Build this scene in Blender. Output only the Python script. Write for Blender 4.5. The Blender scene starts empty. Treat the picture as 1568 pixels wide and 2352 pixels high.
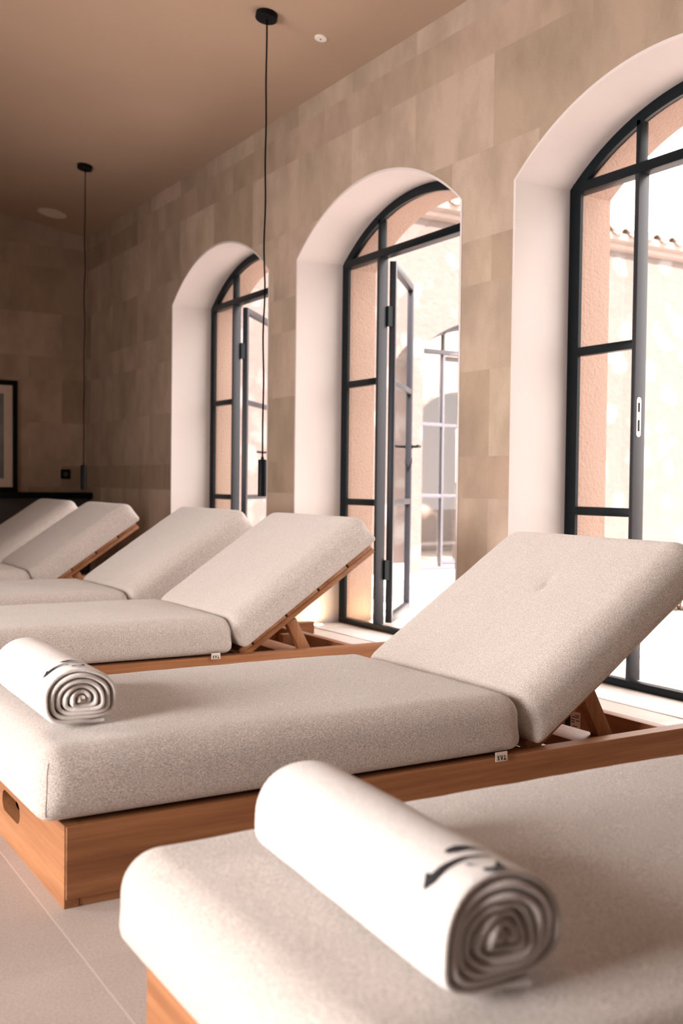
import bpy, bmesh, math, random
from mathutils import Vector, Matrix, noise
random.seed(7)
SC = bpy.context.scene
COL = SC.collection
PI = math.pi

# ------------------------------------------------------------------ camera
F_PX, YAW, PITCH, ROLL, CAM_H = 2421.3, 31.03, 1.517, 0.701, 0.80
def cam_axes():
    y, p, r = map(math.radians, (YAW, PITCH, ROLL))
    f = Vector((math.sin(y)*math.cos(p), math.cos(y)*math.cos(p), -math.sin(p)))
    rt = Vector((math.cos(y), -math.sin(y), 0))
    up = rt.cross(f)
    return rt*math.cos(r)+up*math.sin(r), up*math.cos(r)-rt*math.sin(r), f
R_, U_, F_ = cam_axes()
cd = bpy.data.cameras.new('camera'); cam = bpy.data.objects.new('camera', cd); COL.objects.link(cam)
cam.matrix_world = Matrix(((R_.x, U_.x, -F_.x, 0), (R_.y, U_.y, -F_.y, 0), (R_.z, U_.z, -F_.z, CAM_H), (0, 0, 0, 1)))
cd.sensor_fit = 'VERTICAL'; cd.sensor_height = 36.0; cd.sensor_width = 24.0
cd.lens = F_PX*36.0/2352.0
cd.clip_start = 0.05; cd.clip_end = 200
cd.dof.use_dof = True; cd.dof.focus_distance = 2.9; cd.dof.aperture_fstop = 4.0; cd.dof.aperture_blades = 9
SC.camera = cam

# ------------------------------------------------------------------ world, sun, daylight, exposure
SC.view_settings.view_transform = 'Standard'; SC.view_settings.look = 'None'
SC.view_settings.gamma = 1.0; SC.view_settings.exposure = 0.82
SC.view_settings.use_curve_mapping = False
w = bpy.data.worlds.new('sky'); SC.world = w; w.use_nodes = True
bg = w.node_tree.nodes['Background']; bg.inputs[0].default_value = (1.0, 0.925, 0.89, 1); bg.inputs[1].default_value = 4.6
sd = bpy.data.lights.new('sun', 'SUN'); sd.energy = 17.0; sd.angle = math.radians(1.5); sd.color = (1, 0.90, 0.86)
sun = bpy.data.objects.new('sun', sd); COL.objects.link(sun); sun.location = (0, 0, 12)
sun.rotation_euler = Vector((0.03, 0.75, -1.0)).to_track_quat('-Z', 'Y').to_euler()
def area(name, loc, aim, sx, sy, power, color, portal=False):
    d = bpy.data.lights.new(name, 'AREA'); d.shape = 'RECTANGLE'; d.size = sx; d.size_y = sy; d.energy = power; d.color = color
    if portal: d.cycles.is_portal = True
    o = bpy.data.objects.new(name, d); COL.objects.link(o); o.location = loc
    o.rotation_euler = Vector(aim).to_track_quat('-Z', 'Z').to_euler()
    return o
LEFT_X = -1.8
LEFT_WIN = (1.40, 4.0)
LEFT_T = 0.90      # unseen wall made thick so its reveals narrow the window light
for yc in LEFT_WIN:      # daylight falling through the tall windows of the left wall
    area('window_daylight', (LEFT_X-LEFT_T+0.02, yc, 1.15), (1, -0.05, -0.12), 1.4, 2.1, 57 if yc < 2 else 46, (1.0, 0.93, 0.89)).data.spread = math.radians(105)
ARCH_Y = (2.62, 4.484, 6.335)
for yc in ARCH_Y:
    area('sky_portal', (3.36, yc, 1.15), (-1, 0, 0), 1.5, 2.3, 1, (1, 1, 1), True)

# ------------------------------------------------------------------ materials
def newmat(name):
    m = bpy.data.materials.new(name); m.use_nodes = True
    nt = m.node_tree
    return m, nt, nt.nodes['Principled BSDF']
class N:
    """little node-graph helper"""
    def __init__(s, nt): s.nt = nt
    def n(s, t, **kw):
        x = s.nt.nodes.new(t)
        for k, v in kw.items(): setattr(x, k, v)
        return x
    def l(s, a, b): s.nt.links.new(a, b)
    def put(s, v, sock):
        if hasattr(v, 'is_linked'): s.l(v, sock)
        else: sock.default_value = v
    def m(s, op, a, b=0.0, c=None):
        x = s.n('ShaderNodeMath', operation=op)
        s.put(a, x.inputs[0]); s.put(b, x.inputs[1])
        if c is not None: s.put(c, x.inputs[2])
        return x.outputs[0]
    def mix(s, f, a, b, mode='MIX'):
        x = s.n('ShaderNodeMix', data_type='RGBA', blend_type=mode)
        s.put(f, x.inputs[0]); s.put(a, x.inputs[6]); s.put(b, x.inputs[7])
        return x.outputs[2]
    def ramp(s, f, stops):
        x = s.n('ShaderNodeValToRGB'); e = x.color_ramp.elements
        while len(e) < len(stops): e.new(0.5)
        for k, (p, c) in enumerate(stops):
            e[k].position = p; e[k].color = c if len(c) == 4 else (*c, 1)
        s.put(f, x.inputs[0]); return x.outputs[0]
    def noise(s, vec, scale, detail=3, rough=0.5):
        x = s.n('ShaderNodeTexNoise'); x.inputs['Scale'].default_value = scale
        x.inputs['Detail'].default_value = detail; x.inputs['Roughness'].default_value = rough
        if vec is not None: s.l(vec, x.inputs['Vector'])
        return x.outputs['Fac']
    def obj(s): return s.n('ShaderNodeTexCoord').outputs['Object']
    def scale(s, vec, sc, rot=(0, 0, 0)):
        x = s.n('ShaderNodeMapping'); x.inputs['Scale'].default_value = sc; x.inputs['Rotation'].default_value = rot
        s.l(vec, x.inputs['Vector']); return x.outputs[0]
    def bump(s, h, strength, dist, bsdf):
        x = s.n('ShaderNodeBump'); x.inputs['Strength'].default_value = strength; x.inputs['Distance'].default_value = dist
        s.l(h, x.inputs['Height']); s.l(x.outputs[0], bsdf.inputs['Normal'])
def c4(r, g, b): return (r, g, b, 1)

def plain(name, col, rough=0.6, metal=0.0, bump=None, spec=0.35):
    m, nt, b = newmat(name); g = N(nt)
    v = g.obj(); b.inputs['Specular IOR Level'].default_value = spec
    nz = g.noise(v, 30, 3)
    g.l(g.mix(nz, c4(*[x*0.93 for x in col]), c4(*[min(1, x*1.06) for x in col])), b.inputs['Base Color'])
    b.inputs['Roughness'].default_value = rough; b.inputs['Metallic'].default_value = metal
    if bump: g.bump(g.noise(v, bump[0], 4), bump[1], 0.002, b)
    return m

COURSES = (0.37, 0.745, 0.926, 1.295, 1.667, 1.858, 2.228, 2.62, 2.80, 3.17, 3.55)
def stone(name, axis, phase):
    m, nt, b = newmat(name); g = N(nt)
    v = g.obj(); sp = g.n('ShaderNodeSeparateXYZ'); g.l(v, sp.inputs[0])
    u = sp.outputs[axis]; z = sp.outputs[2]
    idx = 0.0; hl = 0.0
    for zc in COURSES:
        s1 = g.m('GREATER_THAN', z, zc)
        idx = s1 if idx == 0.0 else g.m('ADD', idx, s1)
        near = g.m('LESS_THAN', g.m('ABSOLUTE', g.m('SUBTRACT', z, zc)), 0.0009)
        hl = near if hl == 0.0 else g.m('MAXIMUM', hl, near)
    off = g.m('MULTIPLY', g.m('MODULO', idx, 2.0), 0.286)
    uu = g.m('DIVIDE', g.m('ADD', g.m('ADD', u, off), phase), 0.572)
    tile = g.m('FLOOR', uu); fr = g.m('SUBTRACT', uu, tile)
    vl = g.m('LESS_THAN', fr, 0.0026)
    grout = g.m('MAXIMUM', hl, vl)
    cv = g.n('ShaderNodeCombineXYZ'); g.l(tile, cv.inputs[0]); g.l(idx, cv.inputs[1]); cv.inputs[2].default_value = 3.3
    wn = g.n('ShaderNodeTexWhiteNoise'); g.l(cv.outputs[0], wn.inputs['Vector'])
    # each slab has its own cast
    base = g.ramp(wn.outputs['Value'], [(0.0, (0.43, 0.33, 0.25)), (0.2, (0.49, 0.38, 0.295)), (0.55, (0.54, 0.425, 0.34)),
                                        (0.8, (0.58, 0.45, 0.375)), (1.0, (0.57, 0.455, 0.36))])
    # two thin courses are cut from a browner bed
    band = g.m('MULTIPLY', g.m('GREATER_THAN', z, 0.745), g.m('LESS_THAN', z, 0.926))
    band2 = g.m('MULTIPLY', g.m('GREATER_THAN', z, 2.62), g.m('LESS_THAN', z, 2.80))
    base = g.mix(g.m('ADD', g.m('MULTIPLY', band, 0.75), g.m('MULTIPLY', band2, 0.6)), base, g.mix(1.0, base, c4(0.80, 0.755, 0.71), 'MULTIPLY'))
    ov = g.n('ShaderNodeVectorMath', operation='ADD'); g.l(v, ov.inputs[0]); g.l(wn.outputs['Color'], ov.inputs[1])
    cloud = g.noise(g.scale(ov.outputs[0], (1.6, 1.6, 0.9)), 2.6, 5, 0.6)
    base = g.mix(0.85, base, g.ramp(cloud, [(0.28, (0.45, 0.418, 0.372)), (0.6, (0.72, 0.69, 0.645))]), 'MULTIPLY')
    grain = g.noise(v, 260, 2, 0.6)
    base = g.mix(0.5, base, g.ramp(grain, [(0.3, (0.86, 0.86, 0.86)), (0.7, (1.08, 1.08, 1.08))]), 'MULTIPLY')
    pit = g.n('ShaderNodeTexVoronoi'); pit.inputs['Scale'].default_value = 26; g.l(g.scale(v, (1, 1, 0.6)), pit.inputs['Vector'])
    pmask = g.m('MULTIPLY', g.m('LESS_THAN', pit.outputs['Distance'], 0.055), g.m('GREATER_THAN', g.noise(v, 2.2, 2), 0.55))
    base = g.mix(g.m('MULTIPLY', pmask, 0.55), base, c4(0.18, 0.13, 0.10))
    base = g.mix(g.m('MULTIPLY', grout, 0.35), base, c4(0.30, 0.24, 0.19))
    g.l(base, b.inputs['Base Color']); b.inputs['Roughness'].default_value = 0.75
    g.bump(g.m('ADD', g.m('MULTIPLY', grain, 0.5), g.m('MULTIPLY', grout, -1.0)), 0.25, 0.002, b)
    return m

def plaster(name, col, scale, bstr, bdist, var=0.1):
    m, nt, b = newmat(name); g = N(nt); v = g.obj()
    n1 = g.noise(v, 1.3, 5, 0.6)
    lo = [x*(1-var) for x in col]; hi = [min(1, x*(1+var)) for x in col]
    base = g.mix(n1, c4(*lo), c4(*hi))
    g.l(base, b.inputs['Base Color']); b.inputs['Roughness'].default_value = 0.85
    g.bump(g.noise(v, scale, 6, 0.62), bstr, bdist, b)
    return m

def wood(name, axis):
    m, nt, b = newmat(name); g = N(nt); v = g.obj()
    sc = [22.0, 22.0, 22.0]; sc[axis] = 1.1
    oi = g.n('ShaderNodeObjectInfo')
    ov = g.n('ShaderNodeVectorMath', operation='ADD'); g.l(v, ov.inputs[0])
    cb = g.n('ShaderNodeCombineXYZ')
    for k in range(3): g.l(g.m('MULTIPLY', oi.outputs['Random'], 3.0+k), cb.inputs[k])
    g.l(cb.outputs[0], ov.inputs[1])
    v2 = g.scale(ov.outputs[0], tuple(sc))
    a = g.noise(v2, 1.0, 5, 0.6)
    sc2 = [140.0, 140.0, 140.0]; sc2[axis] = 5.0
    f = g.noise(g.scale(ov.outputs[0], tuple(sc2)), 1.0, 3, 0.6)
    base = g.ramp(a, [(0.25, (0.21, 0.083, 0.034)), (0.45, (0.30, 0.128, 0.054)), (0.6, (0.36, 0.16, 0.07)), (0.8, (0.43, 0.20, 0.095))])
    base = g.mix(0.45, base, g.ramp(f, [(0.35, (0.72, 0.68, 0.64)), (0.62, (1.08, 1.08, 1.08))]), 'MULTIPLY')
    g.l(base, b.inputs['Base Color']); b.inputs['Roughness'].default_value = 0.42
    b.inputs['Specular IOR Level'].default_value = 0.3
    g.bump(f, 0.15, 0.001, b)
    return m

def fabric(name, lo, hi):
    m, nt, b = newmat(name); g = N(nt); v = g.obj()
    # heathered yarns running along the length with a fine twill relief
    y1 = g.noise(g.scale(v, (260, 620, 620)), 1.0, 2, 0.6)
    tw = g.n('ShaderNodeTexWave'); tw.wave_type = 'BANDS'; tw.bands_direction = 'DIAGONAL'
    tw.inputs['Scale'].default_value = 210; tw.inputs['Distortion'].default_value = 3.0; tw.inputs['Detail'].default_value = 1.0
    tw.inputs['Detail Scale'].default_value = 3.0
    g.l(v, tw.inputs['Vector'])
    big = g.noise(g.scale(v, (3, 9, 9)), 1.0, 3)
    base = g.mix(g.ramp(y1, [(0.36, (0, 0, 0)), (0.64, (1, 1, 1))]), c4(*lo), c4(*hi))
    base = g.mix(0.22, base, g.ramp(tw.outputs['Fac'], [(0.1, (0.72, 0.70, 0.68)), (0.8, (1.1, 1.1, 1.1))]), 'MULTIPLY')
    base = g.mix(0.25, base, g.ramp(big, [(0.3, (0.9, 0.9, 0.9)), (0.7, (1.06, 1.06, 1.06))]), 'MULTIPLY')
    g.l(base, b.inputs['Base Color']); b.inputs['Roughness'].default_value = 0.95
    b.inputs['Sheen Weight'].default_value = 0.25; b.inputs['Sheen Roughness'].default_value = 0.5
    g.bump(g.m('ADD', g.m('MULTIPLY', tw.outputs['Fac'], 0.6), y1), 0.55, 0.0012, b)
    return m

def terry(name):
    m, nt, b = newmat(name); g = N(nt); v = g.obj()
    a = g.noise(v, 330, 3, 0.7); c = g.noise(v, 55, 3, 0.6)
    base = g.mix(a, c4(0.70, 0.645, 0.615), c4(0.84, 0.79, 0.765))
    g.l(base, b.inputs['Base Color']); b.inputs['Roughness'].default_value = 1.0
    b.inputs['Sheen Weight'].default_value = 0.35
    g.bump(g.m('ADD', a, g.m('MULTIPLY', c, 0.7)), 0.8, 0.003, b)
    return m

def glass(name):
    m = bpy.data.materials.new(name); m.use_nodes = True; nt = m.node_tree; g = N(nt)
    nt.nodes.remove(nt.nodes['Principled BSDF']); out = nt.nodes['Material Output']
    t = g.n('ShaderNodeBsdfTransparent'); t.inputs[0].default_value = (0.96, 0.97, 0.96, 1)
    gl = g.n('ShaderNodeBsdfGlossy'); gl.inputs['Roughness'].default_value = 0.0
    ge = g.n('ShaderNodeNewGeometry'); dp = g.n('ShaderNodeVectorMath', operation='DOT_PRODUCT')
    g.l(ge.outputs['Incoming'], dp.inputs[0]); g.l(ge.outputs['Normal'], dp.inputs[1])
    fr = g.m('POWER', g.m('SUBTRACT', 1.0, g.m('ABSOLUTE', dp.outputs['Value'])), 5.0)     # Schlick, two faces
    mx = g.n('ShaderNodeMixShader'); g.l(g.m('MINIMUM', g.m('MULTIPLY_ADD', fr, 1.6, 0.075), 1.0), mx.inputs[0])
    g.l(t.outputs[0], mx.inputs[1]); g.l(gl.outputs[0], mx.inputs[2]); g.l(mx.outputs[0], out.inputs[0])
    return m

def emit(name, col, s):
    m, nt, b = newmat(name)
    b.inputs['Base Color'].default_value = c4(*col)
    b.inputs['Emission Color'].default_value = c4(*col); b.inputs['Emission Strength'].default_value = s
    return m

def floor_mat():
    m, nt, b = newmat('floor_stone'); g = N(nt); v = g.obj()
    sp = g.n('ShaderNodeSeparateXYZ'); g.l(v, sp.inputs[0])
    ux = g.m('DIVIDE', g.m('SUBTRACT', sp.outputs[0], 0.536-6.4), 0.80); uy = g.m('DIVIDE', g.m('SUBTRACT', sp.outputs[1], 1.70-8.0), 0.80)
    fx = g.m('FLOOR', ux); fy = g.m('FLOOR', uy)
    lx = g.m('LESS_THAN', g.m('SUBTRACT', ux, fx), 0.0035); ly = g.m('LESS_THAN', g.m('SUBTRACT', uy, fy), 0.0022)
    cv = g.n('ShaderNodeCombineXYZ'); g.l(fx, cv.inputs[0]); g.l(fy, cv.inputs[1])
    wn = g.n('ShaderNodeTexWhiteNoise'); g.l(cv.outputs[0], wn.inputs['Vector'])
    base = g.mix(wn.outputs['Value'], c4(0.47, 0.40, 0.36), c4(0.55, 0.475, 0.43))
    cl = g.noise(v, 4, 5, 0.6)
    base = g.mix(0.5, base, g.ramp(cl, [(0.3, (0.8, 0.8, 0.8)), (0.7, (1.1, 1.1, 1.1))]), 'MULTIPLY')
    gr = g.noise(v, 210, 3, 0.75)
    base = g.mix(0.6, base, g.ramp(gr, [(0.32, (0.62, 0.61, 0.60)), (0.66, (1.14, 1.14, 1.14))]), 'MULTIPLY')
    base = g.mix(g.m('MULTIPLY', lx, 0.7), base, c4(0.70, 0.62, 0.55))
    base = g.mix(g.m('MULTIPLY', ly, 0.35), base, c4(0.36, 0.31, 0.27))
    g.l(base, b.inputs['Base Color']); b.inputs['Roughness'].default_value = 0.6
    g.bump(gr, 0.3, 0.001, b)
    return m

def court_wall_mat():
    m, nt, b = newmat('rubble_render'); g = N(nt); v = g.obj()
    wv = g.n('ShaderNodeTexNoise'); wv.inputs['Scale'].default_value = 3.0; wv.inputs['Detail'].default_value = 3; g.l(v, wv.inputs['Vector'])
    ad = g.n('ShaderNodeVectorMath', operation='MULTIPLY_ADD'); g.l(wv.outputs['Color'], ad.inputs[0]); ad.inputs[1].default_value = (0.35, 0.35, 0.35); g.l(v, ad.inputs[2])
    vo = g.n('ShaderNodeTexVoronoi'); vo.inputs['Scale'].default_value = 3.2; g.l(ad.outputs[0], vo.inputs['Vector'])
    st = g.ramp(vo.outputs['Distance'], [(0.24, (1, 1, 1)), (0.40, (0, 0, 0))])
    n2 = g.noise(v, 7, 5, 0.65)
    base = g.mix(st, g.mix(n2, c4(0.084, 0.060, 0.052), c4(0.112, 0.087, 0.078)), c4(0.145, 0.13, 0.122))
    g.l(base, b.inputs['Base Color']); b.inputs['Roughness'].default_value = 0.9
    g.bump(g.m('ADD', g.noise(v, 25, 5), g.m('MULTIPLY', vo.outputs['Distance'], -0.6)), 0.5, 0.015, b)
    return m

def cobble_mat():
    m, nt, b = newmat('cobbles'); g = N(nt); v = g.obj()
    sp = g.n('ShaderNodeSeparateXYZ'); g.l(v, sp.inputs[0])
    vo = g.n('ShaderNodeTexVoronoi'); vo.inputs['Scale'].default_value = 19; vo.inputs['Randomness'].default_value = 0.9
    g.l(g.scale(v, (1, 1, 0.01)), vo.inputs['Vector'])
    gap = g.ramp(vo.outputs['Distance'], [(0.28, (0, 0, 0)), (0.62, (1, 1, 1))])
    # smooth slab strips by the doors and crossing the yard
    s1 = g.m('LESS_THAN', sp.outputs[0], 3.95)
    d = g.m('ABSOLUTE', g.m('SUBTRACT', g.m('ADD', sp.outputs[1], g.m('MULTIPLY', sp.outputs[0], 0.0)), 4.42))
    s2 = g.m('LESS_THAN', d, 0.28)
    s3 = g.m('GREATER_THAN', sp.outputs[1], 6.9)
    slab = g.m('MAXIMUM', g.m('MAXIMUM', s1, s2), s3)
    cob = g.mix(gap, c4(0.62, 0.55, 0.51), c4(0.12, 0.10, 0.09))
    base = g.mix(slab, cob, c4(0.66, 0.60, 0.56))
    g.l(base, b.inputs['Base Color']); b.inputs['Roughness'].default_value = 0.85
    h = g.m('MULTIPLY', g.m('SUBTRACT', 1.0, gap), g.m('SUBTRACT', 1.0, slab))
    g.bump(h, 0.8, 0.02, b)
    return m

def art_mat():
    m, nt, b = newmat('print'); g = N(nt); v = g.obj()
    n1 = g.noise(g.scale(v, (6, 1, 2.0), (0, 0.5, 0)), 1.0, 6, 0.65)
    g.l(g.ramp(n1, [(0.3, (0.02, 0.021, 0.024)), (0.5, (0.09, 0.09, 0.095)), (0.7, (0.19, 0.185, 0.18))]), b.inputs['Base Color'])
    b.inputs['Roughness'].default_value = 0.35
    return m

M = dict(
    stone_y=stone('limestone_slabs_side', 1, 0.20), stone_x=stone('limestone_slabs_back', 0, 0.234),
    ceil=plaster('ceiling_plaster', (0.40, 0.278, 0.20), 9, 0.15, 0.004, 0.06),
    reveal=plaster('white_plaster', (0.59, 0.53, 0.508), 40, 0.12, 0.002, 0.03),
    render=plaster('pink_render', (0.345, 0.222, 0.170), 75, 0.9, 0.012, 0.12),
    lime=plaster('limewash', (0.60, 0.50, 0.43), 20, 0.2, 0.004, 0.06),
    wood_x=wood('teak_lengthwise', 0), wood_y=wood('teak_crosswise', 1), wood_z=wood('teak_upright', 2),
    fabric=fabric('woven_fabric', (0.35, 0.302, 0.268), (0.73, 0.668, 0.622)),
    seam=plain('seam_thread', (0.30, 0.23, 0.19), 0.9), terry=terry('terry_cloth'), ink=plain('black_print', (0.02, 0.02, 0.022), 0.9),
    metal=plain('dark_painted_steel', (0.0035, 0.006, 0.008), 0.40, spec=0.15), metal_daylit=plain('dark_steel_baked_daylight', (0.016, 0.0165, 0.021), 0.4, spec=0.3), metal_glare=plain('dark_steel_baked_glare', (0.07, 0.067, 0.077), 0.4), glass=glass('clear_glass'),  # leaf, mullions, far door: one dark steel, lightened to mimic daylight and glare
    black=plain('matt_black', (0.004, 0.0045, 0.006), 0.5, spec=0.1), cord=plain('black_cord', (0.003, 0.003, 0.004), 0.9, spec=0.05),
    strike=plain('brushed_steel', (0.72, 0.60, 0.53), 0.35, 0.6), white=plain('white_enamel', (0.75, 0.70, 0.66), 0.5),
    floor=floor_mat(), cwall=court_wall_mat(), cobble=cobble_mat(), cornice=plaster('cornice_render', (0.20, 0.155, 0.135), 30, 0.3, 0.006, 0.08),
    tile=plain('clay_tile', (0.21, 0.155, 0.13), 0.85, 0, (12, 0.5)), leaf=plain('leaf_green', (0.075, 0.10, 0.05), 0.6), bark=plain('stem', (0.12, 0.08, 0.05), 0.8),
    walnut=plain('dark_walnut', (0.055, 0.030, 0.017), 0.6), tag=plain('cotton_tag', (0.72, 0.63, 0.54), 0.9), sticker=plain('paper_sticker', (0.72, 0.60, 0.53), 0.6),
    mat=plain('passepartout', (0.60, 0.50, 0.42), 0.8), art=art_mat(), lampglow=emit('lamp_glow', (1.0, 0.86, 0.66), 14.0),
    darkpanel=plain('dark_panel', (0.045, 0.040, 0.037), 0.6), linen=plain('white_linen', (0.8, 0.76, 0.73), 0.95),
    grille=plain('white_aluminium', (0.72, 0.67, 0.64), 0.4), shadowgap=plain('grille_gap', (0.30, 0.27, 0.25), 0.9), speaker=plain('speaker_mesh', (0.68, 0.57, 0.47), 0.8, 0, (400, 0.5)),
)

# ------------------------------------------------------------------ geometry helpers
class MB:
    def __init__(s): s.bm = bmesh.new()
    def add(s, vs, fs, mat=None):
        b = [s.bm.verts.new(mat @ Vector(v) if mat else v) for v in vs]
        for f in fs:
            try: s.bm.faces.new([b[i] for i in f])
            except ValueError: pass
        return b
    def box(s, x0, x1, y0, y1, z0, z1, bev=0.0, mat=None, seg=2):
        t = bmesh.new()
        bmesh.ops.create_cube(t, size=1.0)
        for v in t.verts: v.co = Vector(((x0+x1)/2+v.co.x*(x1-x0), (y0+y1)/2+v.co.y*(y1-y0), (z0+z1)/2+v.co.z*(z1-z0)))
        if bev: bmesh.ops.bevel(t, geom=t.edges[:], offset=bev, segments=seg, profile=0.5, affect='EDGES')
        s.merge(t, mat); return s
    def merge(s, t, mat=None):
        t.verts.ensure_lookup_table(); t.verts.index_update()
        s.add([v.co.copy() for v in t.verts], [[v.index for v in f.verts] for f in t.faces], mat); t.free()
    def prism(s, prof, y0, y1, mat=None, bev=0.0):
        """profile in x,z extruded along y"""
        n = len(prof); t = bmesh.new()
        a = [t.verts.new((p[0], y0, p[1])) for p in prof]; b = [t.verts.new((p[0], y1, p[1])) for p in prof]
        t.faces.new(a); t.faces.new(b[::-1])
        for k in range(n): t.faces.new((a[k], b[k], b[(k+1) % n], a[(k+1) % n]))
        bmesh.ops.recalc_face_normals(t, faces=t.faces[:])
        if bev: bmesh.ops.bevel(t, geom=t.edges[:], offset=bev, segments=1, affect='EDGES')
        s.merge(t, mat); return s
    def lathe(s, prof, seg=32, mat=None):
        """profile (r, z) turned about z"""
        vs = []; fs = []; n = len(prof)
        for k in range(seg):
            a = 2*PI*k/seg
            vs += [(r*math.cos(a), r*math.sin(a), z) for r, z in prof]
        for k in range(seg):
            k2 = (k+1) % seg
            for i in range(n-1): fs.append((k*n+i, k2*n+i, k2*n+i+1, k*n+i+1))
        if prof[0][0] > 1e-6: fs.append([k*n for k in range(seg)][::-1])
        if prof[-1][0] > 1e-6: fs.append([k*n+n-1 for k in range(seg)])
        s.add(vs, fs, mat); return s
    def tube(s, pts, r, seg=10, mat=None, cap=True):
        pts = [Vector(p) for p in pts]; vs = []; fs = []
        for k, p in enumerate(pts):
            d = (pts[min(k+1, len(pts)-1)]-pts[max(k-1, 0)]).normalized()
            a = d.orthogonal().normalized() if k == 0 else (a - d*a.dot(d)).normalized()
            b = d.cross(a)
            vs += [p+(a*math.cos(2*PI*j/seg)+b*math.sin(2*PI*j/seg))*r for j in range(seg)]
        for k in range(len(pts)-1):
            for j in range(seg): fs.append((k*seg+j, k*seg+(j+1) % seg, (k+1)*seg+(j+1) % seg, (k+1)*seg+j))
        if cap: fs.append(list(range(seg))[::-1]); fs.append([(len(pts)-1)*seg+j for j in range(seg)])
        s.add(vs, fs, mat); return s
    def build(s, name, mat, parent=None, smooth=35, recalc=True, weld=True):
        if weld: bmesh.ops.remove_doubles(s.bm, verts=s.bm.verts[:], dist=1e-5)
        if recalc: bmesh.ops.recalc_face_normals(s.bm, faces=s.bm.faces[:])
        me = bpy.data.meshes.new(name); s.bm.to_mesh(me); s.bm.free()
        if smooth:
            me.shade_smooth(); me.set_sharp_from_angle(angle=math.radians(smooth))
        me.materials.append(mat)
        o = bpy.data.objects.new(name, me); COL.objects.link(o)
        if parent: o.parent = parent
        return o
def tag(o, label=None, cat=None, group=None, kind=None):
    if label: o['label'] = label
    if cat: o['category'] = cat
    if group: o['group'] = group
    if kind: o['kind'] = kind
    return o
def struct(o, label): o['kind'] = 'structure'; o['label'] = label; o['category'] = 'structure'; return o
def empty(name, loc=(0, 0, 0), rz=0.0):
    o = bpy.data.objects.new(name, None); COL.objects.link(o); o.location = loc; o.rotation_euler = (0, 0, rz); o.empty_display_size = 0.1
    return o
def children(o): return [c for c in bpy.data.objects if c.parent == o]
def copy_tree(o, parent=None):
    c = o.copy(); COL.objects.link(c)
    if parent: c.parent = parent
    for ch in children(o): copy_tree(ch, c)
    return c

# ------------------------------------------------------------------ room shell
XW, XF, XM, XO = 2.84, 3.136, 3.172, 3.345     # inner wall face, door plane, change to outer render, outer wall face
YB, YFRONT = 9.07, -1.8
SLOPE, ZC = 0.1674, 2.91
ZS, RISE, HALF = 2.055, 0.28, 0.747
def arch_pts(half, zs, rise, n=72):
    R = (half*half+rise*rise)/(2*rise); a0 = math.asin(half/R)
    return [(R*math.sin(-a0+2*a0*k/n), zs+rise-R+R*math.cos(-a0+2*a0*k/n)) for k in range(n+1)]
def arch_wall(mb, y0, y1, ztop, centres, half, zs, rise, d0, d1, mat=None, zbot=0.0, caps=True):
    """slab between depths d0..d1 in local (depth, along, z) with arched openings down to the floor"""
    out = []   # columns: (ya, yb, za, zb) lower edge from za to zb
    cur = y0
    segs = []
    for yc in sorted(centres):
        if yc-half > cur: segs.append((cur, yc-half, None))
        segs.append((yc-half, yc+half, yc)); cur = yc+half
    if cur < y1: segs.append((cur, y1, None))
    for a, b, yc in segs:
        if yc is None:
            for d in ((d0, 1), (d1, -1)):
                mb.add([(d[0], a, zbot), (d[0], b, zbot), (d[0], b, ztop), (d[0], a, ztop)], [(0, 1, 2, 3)], mat)
            mb.add([(d0, a, ztop), (d0, b, ztop), (d1, b, ztop), (d1, a, ztop)], [(0, 1, 2, 3)], mat)
        else:
            P = [(yc+p, z) for p, z in arch_pts(half, zs, rise)]
            for k in range(len(P)-1):
                (ya, za), (yb, zb) = P[k], P[k+1]
                for d in (d0, d1):
                    mb.add([(d, ya, za), (d, yb, zb), (d, yb, ztop), (d, ya, ztop)], [(0, 1, 2, 3)], mat)
                mb.add([(d0, ya, za), (d0, yb, zb), (d1, yb, zb), (d1, ya, za)], [(0, 1, 2, 3)], mat)
                mb.add([(d0, ya, ztop), (d0, yb, ztop), (d1, yb, ztop), (d1, ya, ztop)], [(0, 1, 2, 3)], mat)
            for yy in (a, b):
                mb.add([(d0, yy, zbot), (d0, yy, zs), (d1, yy, zs), (d1, yy, zbot)], [(0, 1, 2, 3)], mat)
    for yy in (y0, y1):
        mb.add([(d0, yy, zbot), (d0, yy, ztop), (d1, yy, ztop), (d1, yy, zbot)], [(0, 1, 2, 3)], mat)

mb = MB(); arch_wall(mb, YFRONT, YB, ZC+0.02, ARCH_Y, HALF+0.013, ZS, RISE+0.013, XW, XW+0.04)
wr = struct(mb.build('wall_right', M['stone_y'], smooth=0), 'pale limestone slab wall pierced by a row of tall arched doorways')
mb = MB(); arch_wall(mb, YFRONT, YB, ZC+0.02, ARCH_Y, HALF, ZS, RISE, XW-0.0015, XM)
# trim the plaster body back behind the stone skin except for the narrow bead round each arch
for v in mb.bm.verts: pass
bm0 = mb.bm
kill = [f for f in bm0.faces if all(abs(v.co.x-(XW-0.0015)) < 1e-4 for v in f.verts)]
bmesh.ops.delete(bm0, geom=kill, context='FACES')
P = arch_pts(HALF, ZS, RISE); Q = arch_pts(HALF+0.013, ZS, RISE+0.013)
for yc in ARCH_Y:
    rim = [(-HALF, 0.0)]+P+[(HALF, 0.0)]; rim2 = [(-HALF-0.013, 0.0)]+Q+[(HALF+0.013, 0.0)]
    for k in range(len(rim)-1):
        mb.add([(XW-0.0015, yc+rim[k][0], rim[k][1]), (XW-0.0015, yc+rim[k+1][0], rim[k+1][1]),
                (XW-0.0015, yc+rim2[k+1][0], rim2[k+1][1]), (XW-0.0015, yc+rim2[k][0], rim2[k][1])], [(0, 1, 2, 3)])
mb.build('plaster_reveal', M['reveal'], wr, smooth=0)
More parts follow.
